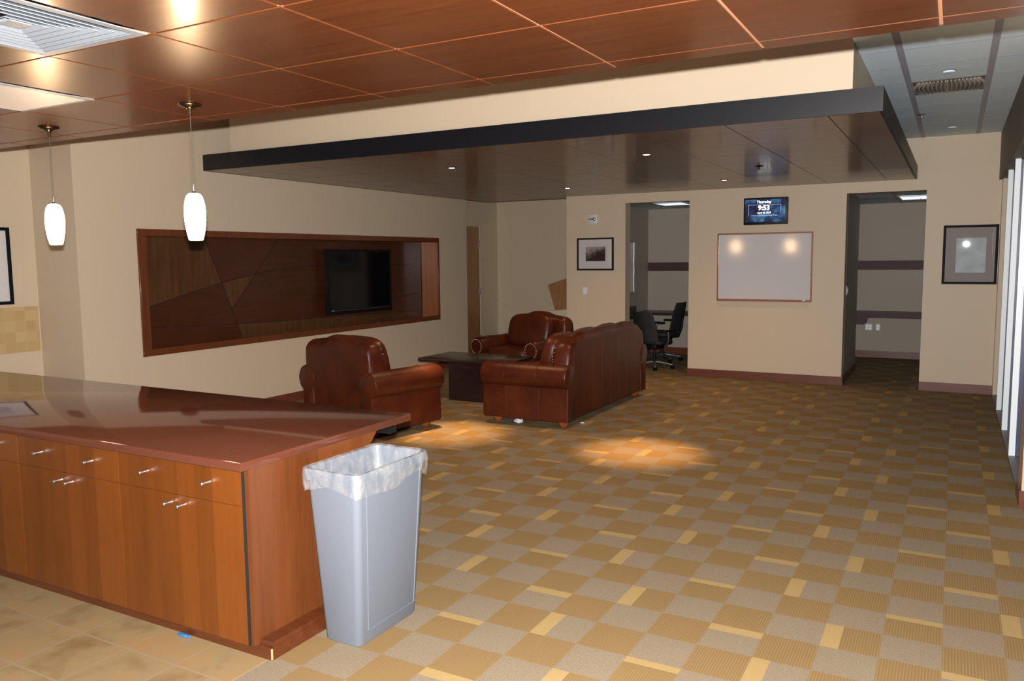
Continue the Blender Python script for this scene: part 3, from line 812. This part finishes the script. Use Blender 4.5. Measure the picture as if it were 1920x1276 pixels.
# ------------------------------------------------------------------ leather seating
def interp(tab, x):
    if x <= tab[0][0]: return tab[0][1]
    for (a, va), (b_, vb) in zip(tab, tab[1:]):
        if x <= b_:
            s = (x - a) / (b_ - a); s = s * s * (3 - 2 * s); return va + (vb - va) * s
    return tab[-1][1]
def leather_seat(name, label, cat, loc, rz, Wd, D, nseat, hfun, group, nx=48, nseam=6):
    t = thing(name, label, cat, loc, rz, group)
    hw = Wd / 2; L = M['leather']
    Bd = lambda n, mb, mt, p=t, s=50: build(n, mb, mt, p, world=False, smooth=s)
    m = MB(); m.box(-hw + 0.02, hw - 0.02, -D / 2 + 0.004, D / 2 - 0.05, 0.075, 0.40, 0.02, 3); Bd('frame', m, L)
    # rolled arms
    for sgn in (-1, 1):
        cx, cz, r = hw - 0.075, 0.530, 0.132
        prof = [(hw - 0.005, 0.068)]
        for k in range(0, 21):
            a = math.radians(-62 + (222 + 62) * k / 20)
            prof.append((cx + r * math.cos(a), cz + r * 1.0 * math.sin(a)))
        prof += [(hw - 0.20, 0.40), (hw - 0.20, 0.068)]
        ctr = (hw - 0.09, 0.40)
        def ring(y, ins):
            return [(sgn * (ctr[0] + (u - ctr[0]) * (1 - ins)), y, ctr[1] + (v - ctr[1]) * (1 - ins * 0.8)) for u, v in prof]
        m = MB()
        R_ = [ring(-D / 2 - 0.004, 0.035), ring(-D / 2 - 0.001, 0.012), ring(-D / 2 + 0.012, 0)] + [ring(-D / 2 + 0.03 + (D - 0.06) * k / 6, 0) for k in range(7)] + [ring(D / 2 - 0.015, 0.02), ring(D / 2, 0.07)]
        m.rings(R_); arm = Bd('arm', m, L)
        m = MB()
        for k in range(26):
            a = math.radians(-70 + 300 * k / 25)
            m.ball((sgn * (cx + 0.100 * math.cos(a)), D / 2 + 0.001, cz + 0.100 * math.sin(a)), 0.0075, 4)
        Bd('nailhead_trim', m, M['brass'], arm); m = MB()
        for z in [0.12 + 0.028 * k for k in range(10)]:
            m.ball((sgn * (hw - 0.035), D / 2 + 0.001, z), 0.0075, 4)
        Bd('nailhead_trim', m, M['brass'], arm)
        for yy in (-D * 0.17, D * 0.21):
            m = MB()
            pts = [(sgn * (ctr[0] + (u - ctr[0]) * 1.008), yy, ctr[1] + (v - ctr[1]) * 1.008) for u, v in prof[:19]]
            m.tube(pts, 0.0028, 5)
            Bd('seam', m, L, arm)
    # camel back
    bw = hw - 0.05
    m = MB(); R_ = []
    thick = 0.20
    for k in range(nx + 1):
        x = -bw + 2 * bw * k / nx
        h = hfun(bw - abs(x), x)
        e = min(1.0, (bw - abs(x)) / 0.06); pin = 0.018 * (1 - math.sqrt(max(0, 1 - (1 - e) ** 2)))
        y0 = -D / 2 + pin; yt = -D / 2 + thick - pin
        ring = [(x, y0, 0.10), (x, y0, 0.30), (x, y0, 0.55), (x, y0 - 0.0, max(0.56, h - 0.11))]
        rr = 0.075
        for q in range(0, 9):
            a = PI - PI * q / 8
            ring.append((x, (y0 + yt) / 2 + (yt - y0) / 2 * math.cos(a), h - rr + rr * math.sin(a)))
        ring += [(x, yt + 0.01, max(0.57, h - 0.14)), (x, yt + 0.05, 0.50), (x, yt + 0.07, 0.36), (x, yt + 0.07, 0.10)]
        R_.append(ring)
    m.rings(R_); back = Bd('backrest', m, L, s=60)
    for q in range(nseam):
        m = MB()
        x = -bw + 2 * bw * (q + 0.5) / nseam if nseam > 3 else (-0.22, 0, 0.22)[q] * Wd / 1.15
        h = hfun(bw - abs(x), x)
        m.tube([(x, -D / 2, 0.10), (x, -D / 2, h - 0.10)], 0.0012, 5)
        Bd('seam', m, L, back)
    m = MB()
    cw_ = 2 * bw - 0.05
    for k in range(int(cw_ / 0.03)):
        x = -cw_ / 2 + cw_ * (k + 0.5) / int(cw_ / 0.03)
        h = hfun(bw - abs(x), x)
        m.ball((x, -D / 2 + thick - 0.012, h - 0.045), 0.007, 4)
        if nseat > 1 and k in (int(cw_ / 0.09), int(cw_ / 0.045)):
            Bd('nailhead_trim', m, M['brass'], back); m = MB()
    for sgn in (-1, 1):
        Bd('nailhead_trim', m, M['brass'], back); m = MB()
        for k in range(9):
            m.ball((sgn * (bw - 0.022), -D / 2 + thick - 0.004, 0.60 + 0.028 * k), 0.007, 4)
    Bd('nailhead_trim', m, M['brass'], back)
    iw = (Wd - 0.42) / nseat
    for q in range(nseat):
        cx = -(Wd - 0.42) / 2 + iw * (q + 0.5)
        m = MB(); m.pillow((cx, 0.08, 0.445), (iw / 2 - 0.002, D / 2 - 0.10, 0.085), 0.32, 28, 12); Bd('seat_cushion', m, L, s=80)
        hc = hfun(bw - abs(cx), cx)
        m = MB(); m.pillow((0, 0, 0), (iw / 2 + 0.015, 0.105, 0.235), 0.55, 28, 14)
        m.xf(Matrix.Translation((cx, -D / 2 + thick + 0.13, hc - 0.265)) @ Matrix.Rotation(math.radians(14), 4, 'X')); Bd('back_cushion', m, L, s=80)
    for fx in (-hw + 0.13, hw - 0.13):
        for fy in (-D / 2 + 0.10, D / 2 - 0.12):
            m = MB(); R_ = []
            for r, z in [(0.034, 0.0), (0.040, 0.006), (0.046, 0.020), (0.058, 0.038), (0.061, 0.052), (0.055, 0.066), (0.050, 0.074)]:
                R_.append([((r - (0.003 if j % 2 else 0)) * math.cos(2 * PI * j / 32) + fx, (r - (0.003 if j % 2 else 0)) * math.sin(2 * PI * j / 32) + fy, z) for j in range(32)])
            m.rings(R_); Bd('foot', m, M['foot'])
    return t
def h_chair(te, x):
    a = abs(x)
    h = interp([(0, 1.0), (0.08, 0.997), (0.29, 0.952), (0.44, 0.935), (0.60, 0.925)], a)
    return h * 1.0 - 0.09 * (1 - math.sqrt(max(0, 1 - (1 - min(1, te / 0.09)) ** 2))) - (0.02 if te < 0.001 else 0)
def h_sofa(te, x):
    third = 2.29 / 3
    ph = ((x + 2.29 / 2) % third) / third
    bump = 0.962 + 0.016 * math.sin(PI * ph) ** 0.8
    sh = interp([(0.0, -0.16), (0.10, -0.085), (0.22, -0.035), (0.45, 0.0)], te)
    corner = 0.10 * (1 - math.sqrt(max(0, 1 - (1 - min(1, te / 0.07)) ** 2)))
    return bump + sh - corner
sofa = leather_seat('leather_sofa', 'three-seat chestnut leather sofa seen from its seamed back', 'sofa', (-3.90, 8.525, 0), PI / 2, 2.38, 1.0, 3, h_sofa, None, 90, 9)
R15 = math.radians(-12)
fwd = Vector((-math.sin(R15), math.cos(R15), 0)); rgt = Vector((math.cos(R15), math.sin(R15), 0))
c1 = Vector((-4.68, 6.95, 0)) - rgt * 0.575 - fwd * 0.45
ch = leather_seat('leather_armchair', 'chestnut leather armchair turned away, standing behind the island', 'armchair', tuple(c1), R15, 1.15, 0.92, 1, h_chair, 'matching leather armchairs', 48, 3)
dup(ch, (-5.23, 9.88, 0), PI - math.radians(13), 'chestnut leather armchair facing out from beyond the dark coffee table', 'matching leather armchairs')

# coffee table
t = thing('coffee_table', 'dark espresso wood coffee table on a solid box base', 'coffee table', (-5.22, 8.56, 0))
m = MB(); m.box(-5.86, -4.60, 8.20, 8.93, 0.485, 0.522, 0.004, 2); build('table_top', m, M['espresso'], t)
m = MB(); m.box(-5.47, -4.98, 8.30, 8.84, 0.0, 0.484, 0.003, 1); build('box_base', m, M['espresso'], t)

# litter under the sofa
def crumple(name, x, y, s, label, seed):
    rr = random.Random(seed); m = MB()
    b_ = bmesh.new(); bmesh.ops.create_icosphere(b_, subdivisions=3, radius=1)
    for v in b_.verts:
        n_ = v.co.normalized()
        k = 0.72 + 0.28 * math.sin(5 * n_.x + 3 * n_.y * seed) * math.cos(4 * n_.z + 2 * n_.y) + rr.uniform(-0.10, 0.10)
        v.co = Vector((n_.x * s[0] * k + x, n_.y * s[1] * k + y, max(0.001, n_.z * s[2] * k + s[2] * 0.72)))
    m.merge(b_)
    tag(build(name, m, M['tissue'], smooth=0), label, 'litter')
crumple('crumpled_tissue', -4.02, 7.44, (0.062, 0.05, 0.030), 'crumpled white tissue lying under the end of the sofa', 2)
crumple('paper_scrap', -3.40, 7.72, (0.028, 0.022, 0.006), 'flat white paper scrap beside the rear foot of the sofa', 5)

# ------------------------------------------------------------------ wall-mounted things (back wall)
yw = YB
t = thing('whiteboard', 'whiteboard with a thin wooden frame on the beige wall', 'whiteboard', (-2.33, yw, 1.11))
x0, x1, z0, z1 = -2.975, -1.685, 1.115, 2.07
m = MB(); m.box(x0 + 0.015, x1 - 0.015, yw - 0.012, yw - 0.002, z0 + 0.02, z1 - 0.015); build('board', m, M['whiteboard'], t)
m = MB()
m.box(x0, x1, yw - 0.022, yw - 0.001, z1 - 0.022, z1, 0.002, 1); m.box(x0, x0 + 0.02, yw - 0.022, yw - 0.001, z0 + 0.03, z1 - 0.022, 0.002, 1)
m.box(x1 - 0.02, x1, yw - 0.022, yw - 0.001, z0 + 0.03, z1 - 0.022, 0.002, 1); m.box(x0, x1, yw - 0.022, yw - 0.001, z0, z0 + 0.03, 0.002, 1)
build('frame', m, M['board_frame'], t)
m = MB(); m.box(x0 + 0.03, x1 - 0.06, yw - 0.075, yw - 0.0225, z0 + 0.002, z0 + 0.012, 0.002, 1); build('pen_tray', m, M['board_frame'], t)
m = MB(); m.box(-1.80, -1.755, yw - 0.07, yw - 0.04, z0 + 0.0125, z0 + 0.032, 0.003, 1)
tag(build('board_eraser', m, M['white_plastic']), 'small white eraser on the whiteboard pen tray', 'eraser')

# clock display
t = thing('clock_display', 'small black wall screen showing the time above the whiteboard', 'screen', (-2.295, yw, 2.16))
x0, x1, z0, z1 = -2.60, -2.015, 2.178, 2.545
yf = yw - 0.085
m = MB(); m.box(x0, x1, yf, yw - 0.001, z0, z1, 0.006, 2); build('housing', m, M['black'], t)
def screen_mat():
    t_ = NT('lit_screen')
    tc = t_.n('ShaderNodeTexCoord'); v_ = t_.co((3.4, 1, 4.0), (0, 0, 0), (0, 0, -0.75))
    n_ = t_.noise(v_, 1.7, 3, 0.5)
    c_ = t_.ramp(n_, [(0.36, (0.002, 0.004, 0.016)), (0.50, (0.008, 0.035, 0.15)), (0.68, (0.10, 0.32, 0.55))])
    t_.set(color=(0.01, 0.01, 0.01), emit=c_, estr=0.7, rough=0.2)
    return t_.m
m = MB(); m.box(x0 + 0.022, x1 - 0.03, yf - 0.0015, yf + 0.002, z0 + 0.035, z1 - 0.025)
scr = build('screen', m, screen_mat(), t)
M['letters'] = glow('lit_letters', (0.95, 0.97, 1.0), 1.25)
def lettering(body, size, x, z, bold):
    m = text_mesh(body, size, bold)
    m.xf(Matrix.Translation((x, yf - 0.0028, z)) @ Matrix.Rotation(PI / 2, 4, 'X'))
    build('lettering', m, M['letters'], scr, smooth=0)
xc = (x0 + x1) / 2 - 0.018
lettering('Thursday', 0.052, xc, 2.484, 0.0012)
lettering('9:53', 0.092, xc, 2.403, 0.0030)
lettering('April 30, 2015', 0.032, xc + 0.004, 2.338, 0.0008)
m = MB(); rr = random.Random(11)
for k in range(15):
    xx = xc - 0.165 + k * 0.0235; zz = 2.304
    m.tube([(xx, yf - 0.003, zz - 0.007 + rr.uniform(-0.006, 0.004)), (xx + 0.010, yf - 0.003, zz + rr.uniform(0.0, 0.009)), (xx + 0.018, yf - 0.003, zz - 0.008 + rr.uniform(-0.005, 0.005))], 0.0024, 5)
build('ticker_line', m, glow('dim_letters', (0.75, 0.82, 0.95), 0.6), scr)
m = MB()
m.box(x0 + 0.065, x1 - 0.085, yf - 0.0025, yf - 0.0016, 2.446, 2.449); m.box(x0 + 0.065, x0 + 0.068, yf - 0.0025, yf - 0.0016, 2.30, 2.446)
m.box(x1 - 0.088, x1 - 0.085, yf - 0.0025, yf - 0.0016, 2.33, 2.446)
build('screen_outline', m, glow('outline_glow', (0.45, 0.62, 0.80), 0.45), scr)

def picture(name, label, x0, x1, z0, z1, fw_, fm, mm, img, ix0, ix1, iz0, iz1, tilt=0, yaw=0, gl=True):
    zc = (z0 + z1) / 2; xc_ = (x0 + x1) / 2
    t = thing(name, label, 'picture', (xc_, yw, z0))
    Tm = Matrix.Translation((xc_, yw - 0.004, z0)) @ Matrix.Rotation(yaw, 4, 'Z') @ Matrix.Rotation(tilt, 4, 'X') @ Matrix.Translation((-xc_, -(yw - 0.004), -z0))
    m = MB(); m.box(x0, x1, yw - 0.03, yw - 0.004, z1 - fw_, z1, 0.002, 1); m.box(x0, x1, yw - 0.03, yw - 0.004, z0, z0 + fw_, 0.002, 1)
    m.box(x0, x0 + fw_, yw - 0.03, yw - 0.004, z0 + fw_, z1 - fw_, 0.002, 1); m.box(x1 - fw_, x1, yw - 0.03, yw - 0.004, z0 + fw_, z1 - fw_, 0.002, 1)
    build('frame', m.xf(Tm), fm, t)
    m = MB(); m.box(x0 + fw_, x1 - fw_, yw - 0.016, yw - 0.006, z0 + fw_, z1 - fw_); build('picture_mat', m.xf(Tm), mm, t)
    m = MB(); m.box(ix0, ix1, yw - 0.0172, yw - 0.0162, iz0, iz1); build('print', m.xf(Tm), img, t)
    if gl:
        m = MB(); m.box(x0 + fw_ * 0.9, x1 - fw_ * 0.9, yw - 0.0225, yw - 0.0205, z0 + fw_ * 0.9, z1 - fw_ * 0.9); build('glazing', m.xf(Tm), M['glass_soft'], t)
    return t
def photo_mat():
    t_ = NT('sepia_photo'); tc = t_.n('ShaderNodeTexCoord'); sp_ = t_.n('ShaderNodeSeparateXYZ'); t_.l(tc.outputs['Generated'], sp_.inputs[0])
    n_ = t_.noise(t_.co((1, 1, 1)), 16, 4, 0.6)
    up = t_.math('ADD', sp_.outputs[2], t_.math('MULTIPLY', t_.math('SUBTRACT', n_, 0.5), 1.3))
    lft = t_.math('SUBTRACT', 0.75, sp_.outputs[0])
    g_ = t_.math('ADD', t_.math('MULTIPLY', up, 0.75), t_.math('MULTIPLY', lft, 0.35))
    t_.set(color=t_.ramp(g_, [(0.38, (0.018, 0.008, 0.010)), (0.58, (0.13, 0.075, 0.055)), (0.80, (0.34, 0.29, 0.29))]), rough=0.5)
    return t_.m
def print_mat():
    t_ = NT('pale_print'); n_ = t_.noise(t_.co(), 7, 4)
    t_.set(color=t_.ramp(n_, [(0.35, (0.33, 0.37, 0.40)), (0.65, (0.48, 0.53, 0.55))]), rough=0.5)
    return t_.m
picture('framed_photo', 'small dark-framed photo with a wide white mat', -5.16, -4.555, 1.552, 2.05, 0.026, M['frame_brown'], M['mat_white'], photo_mat(), -5.015, -4.69, 1.695, 1.912)
picture('framed_print', 'large black-framed print with a taupe mat reflecting the flash', -0.135, 0.462, 1.372, 2.104, 0.030, M['frame_black'], M['mat_grey'], print_mat(), 0.012, 0.335, 1.515, 1.945, 0.006, -0.0104)
# fire strobe and wall plates
t = thing('fire_strobe', 'white square fire alarm strobe above the small dark-framed photo', 'alarm', (-4.885, yw, 2.264))
m = MB(); m.box(-4.955, -4.815, yw - 0.03, yw - 0.001, 2.266, 2.404, 0.006, 2); build('housing', m, M['white_plastic'], t)
m = MB(); m.ball((-4.872, yw - 0.03, 2.332), (0.030, 0.022, 0.026), 8); build('lens', m, M['chrome'], t)
m = text_mesh('FIRE', 0.034, 0.0012); m.xf(Matrix.Translation((-4.925, yw - 0.0312, 2.332)) @ Matrix.Rotation(PI / 2, 4, 'X')); build('lettering', m, M['black'], t, smooth=0)
t = thing('light_switch', 'pale wall switch below the small dark-framed photo', 'switch', (-5.03, yw, 1.18))
m = MB(); m.box(-5.068, -4.998, yw - 0.008, yw - 0.001, 1.18, 1.292, 0.003, 1); build('cover_plate', m, M['white'], t)
m = MB(); m.box(-5.048, -5.018, yw - 0.013, yw - 0.0081, 1.205, 1.267, 0.002, 1); build('rocker', m, M['white'], t)
t = thing('jamb_switch', 'pale wall switch on the side of the doorway by the whiteboard', 'switch', (-1.28, 11.87, 1.20))
m = MB(); m.box(-1.279, -1.271, 11.79, 11.95, 1.205, 1.325, 0.003, 1); build('cover_plate', m, M['white'], t)
for y in (11.825, 11.88): 
    m = MB(); m.box(-1.271, -1.266, y, y + 0.035, 1.235, 1.295, 0.002, 1); build('rocker', m, M['white'], t)
# kitchen wall picture
t = thing('kitchen_picture', 'black-framed picture hung over the tiled backsplash', 'picture', (-7.81, 3.95, 1.365))
xk = -7.819
m = MB()
m.box(xk, xk + 0.03, 3.40, 4.40, 2.055, 2.085, 0.002, 1); m.box(xk, xk + 0.03, 3.40, 4.40, 1.365, 1.395, 0.002, 1); m.box(xk, xk + 0.03, 3.40, 3.43, 1.395, 2.055, 0.002, 1); m.box(xk, xk + 0.03, 4.37, 4.40, 1.395, 2.055, 0.002, 1)
build('frame', m, M['frame_black'], t)
m = MB(); m.box(xk, xk + 0.014, 3.43, 4.37, 1.395, 2.055); build('picture_mat', m, M['mat_white'], t)
m = MB(); m.box(xk + 0.0142, xk + 0.0152, 3.62, 4.18, 1.55, 1.90); build('print', m, print_mat(), t)

# ------------------------------------------------------------------ office beyond the first opening
t = thing('office_desk', 'dark desk along the back wall of the room with the mesh chairs', 'desk', (-3.77, 13.75, 0))
m = MB(); m.box(-4.898, -2.64, 13.42, 14.085, 0.745, 0.785, 0.003, 1); build('desk_top', m, M['desk'], t)
m = MB(); m.box(-2.70, -2.66, 13.46, 14.08, 0, 0.744); build('leg_panel', m, M['desk'], t)
m = MB(); m.box(-4.88, -4.84, 13.46, 14.08, 0, 0.744); build('leg_panel', m, M['desk'], t)
m = MB(); m.prism([(-3.86, 0.744), (-3.72, 0.744), (-3.60, 0.30), (-3.64, 0.30)], 'y', 13.98, 14.02); build('bracket', m, M['desk'], t)
t = thing('side_desk', 'dark narrow desk under the side whiteboard in the first small room', 'desk', (-4.67, 12.77, 0))
m = MB(); m.box(-4.898, -4.60, 12.15, 13.418, 0.745, 0.785, 0.003, 1); build('desk_top', m, M['desk'], t)
m = MB(); m.box(-4.899, -4.87, 12.15, 13.41, 0.7855, 0.90); build('splash_board', m, M['desk'], t)
m = MB(); m.box(-4.88, -4.62, 12.16, 12.19, 0, 0.744); build('leg_panel', m, M['desk'], t)
t = thing('office_whiteboard', 'whiteboard edge seen on the side wall of the room with mesh chairs', 'whiteboard', (-4.9, 12.8, 1.1))
m = MB(); m.box(-4.899, -4.885, 12.25, 13.32, 1.15, 2.0); build('board', m, M['whiteboard'], t)
m = MB()
m.box(-4.899, -4.872, 12.22, 13.35, 2.0, 2.03); m.box(-4.899, -4.872, 12.22, 13.35, 1.12, 1.15); m.box(-4.899, -4.872, 13.32, 13.35, 1.15, 2.0); m.box(-4.899, -4.872, 12.22, 12.25, 1.15, 2.0)
build('frame', m, M['steel'], t)
def office_chair(loc, rz, label):
    t = thing('office_chair', label, 'office chair', loc, rz, 'black mesh office chairs')
    Bd = lambda n, mb, mt, p=t, s=50: build(n, mb, mt, p, world=False, smooth=s)
    m = MB(); m.pillow((0, 0.02, 0.47), (0.25, 0.24, 0.045), 0.5, 24, 10); Bd('seat', m, M['mesh_black'])
    m = MB(); m.box(-0.12, 0.12, -0.14, 0.14, 0.36, 0.43, 0.02, 2); Bd('mechanism', m, M['black'])
    m = MB(); R_ = []
    for k in range(9):
        s = k / 8; z = 0.50 + 0.50 * s; y = -0.24 - 0.02 * math.sin(PI * s) - 0.11 * s * s
        wv = 0.225 - 0.05 * s ** 3
        R_.append([(wv * math.cos(a) , y + 0.028 * math.sin(a) - 0.05 * (1 - abs(math.cos(a))) , z) for a in [2 * PI * j / 20 for j in range(20)]])
    m.rings(R_); Bd('backrest', m, M['mesh_black'])
    m = MB(); m.tube([(0, -0.10, 0.42), (0, -0.30, 0.44), (0, -0.36, 0.60), (0, -0.37, 0.75)], 0.022, 8); Bd('back_support', m, M['black'])
    for sg in (-1, 1):
        m = MB(); m.tube([(sg * 0.24, -0.02, 0.42), (sg * 0.30, -0.04, 0.50), (sg * 0.30, -0.06, 0.66)], 0.016, 8); a_ = Bd('arm_post', m, M['steel'])
        m = MB(); m.box(sg * 0.30 - 0.04, sg * 0.30 + 0.04, -0.20, 0.12, 0.66, 0.69, 0.01, 2); Bd('arm_pad', m, M['black'], a_)
    m = MB(); m.lathe([(0.028, 0.10), (0.028, 0.22), (0.018, 0.225), (0.018, 0.37)], (0, 0, 0), 16); Bd('gas_lift', m, M['black'])
    for k in range(5):
        a = 2 * PI * k / 5 + 0.3
        m = MB(); m.tube([(0.03 * math.cos(a), 0.03 * math.sin(a), 0.12), (0.18 * math.cos(a), 0.18 * math.sin(a), 0.10), (0.31 * math.cos(a), 0.31 * math.sin(a), 0.075)], [0.028, 0.022, 0.016], 8); l_ = Bd('base_leg', m, M['steel'])
        m = MB()
        for off in (-0.014, 0.014):
            m.lathe([(0.004, -0.009), (0.030, -0.009), (0.030, 0.009), (0.004, 0.009)], (0, 0, 0), 14, 'x')
            for v in m.bm.verts: pass
        m2 = MB()
        for off in (-0.016, 0.016):
            m3 = MB(); m3.lathe([(0.004, -0.009 + off), (0.030, -0.009 + off), (0.030, 0.009 + off), (0.004, 0.009 + off)], (0, 0, 0), 14, 'x')
            m3.xf(Matrix.Translation((0.31 * math.cos(a), 0.31 * math.sin(a), 0.031)) @ Matrix.Rotation(a + 0.6, 4, 'Z')); m2.merge(m3.bm)
        m.bm.free()
        Bd('caster', m2, M['black'], l_)
    return t
oc = office_chair((-4.27, 13.02, 0), math.radians(80), 'black mesh office chair seen side-on under the dark wall stripe')
oc2 = dup(oc, (-4.10, 12.12, 0), math.radians(-14), 'black mesh office chair with its back turned, partly hidden by the sofa', 'black mesh office chairs')

oc2.scale = (0.95, 0.95, 0.90)
# study counter beyond the second opening
t = thing('wall_counter', 'dark built-in counter on the far wall of the second small room', 'counter', (-1.27, 14.6, 0))
m = MB(); m.box(-2.415, -0.125, 14.22, 14.935, 0.765, 0.80, 0.003, 1); build('counter_top', m, M['desk'], t)
m = MB(); m.box(-2.415, -0.125, 14.205, 14.22, 0.735, 0.805); build('front_edge', m, M['stripe'], t)
m = MB(); m.prism([(-1.9, 0.764), (-1.20, 0.764), (-1.22, 0.65), (-1.26, 0.62), (-1.9, 0.62)], 'y', 14.26, 14.30); build('bracket', m, M['stripe'], t)
for x, wd, lab in ((-1.245, 0.11, 'double wall outlet under the counter by the bracket'), (-1.10, 0.07, 'single wall outlet under the counter away from the bracket')):
    t = thing('wall_outlet', lab, 'outlet', (x, 14.949, 0.46), 0, 'outlets under the built-in counter')
    m = MB(); m.box(x - wd / 2, x + wd / 2, 14.941, 14.949, 0.465, 0.575, 0.002, 1); build('cover_plate', m, M['white'], t)
    for q in range(2 if wd > 0.1 else 1):
        xx = x + (q - 0.5) * 0.05 if wd > 0.1 else x
        for z in (0.492, 0.535):
            m = MB(); m.box(xx - 0.014, xx + 0.014, 14.939, 14.9409, z - 0.012, z + 0.012, 0.001, 1); build('socket', m, M['steel'], t)

# wooden board leaning in the alcove
m = MB(); m.prism([(0, 0), (0.55, 0), (0.55, 1.35), (0, 1.35)], 'y', 0, 0.035)
m.xf(Matrix.Translation((-5.76, 12.50, 0.0)) @ Matrix.Rotation(math.radians(-17), 4, 'Y'))
zmin = min(v.co.z for v in m.bm.verts); m.xf(Matrix.Translation((0, 0, -zmin)))
wb = tag(build('leaning_board', m, M['door']), 'wooden board leaning behind the low sloped wall', 'board')
m = MB(); m.box(-0.016, -0.001, -0.004, 0.039, 0, 1.35); m.xf(Matrix.Translation((-5.76, 12.50, -zmin)) @ Matrix.Rotation(math.radians(-17), 4, 'Y'))
build('edge_trim', m, M['paint'], wb)
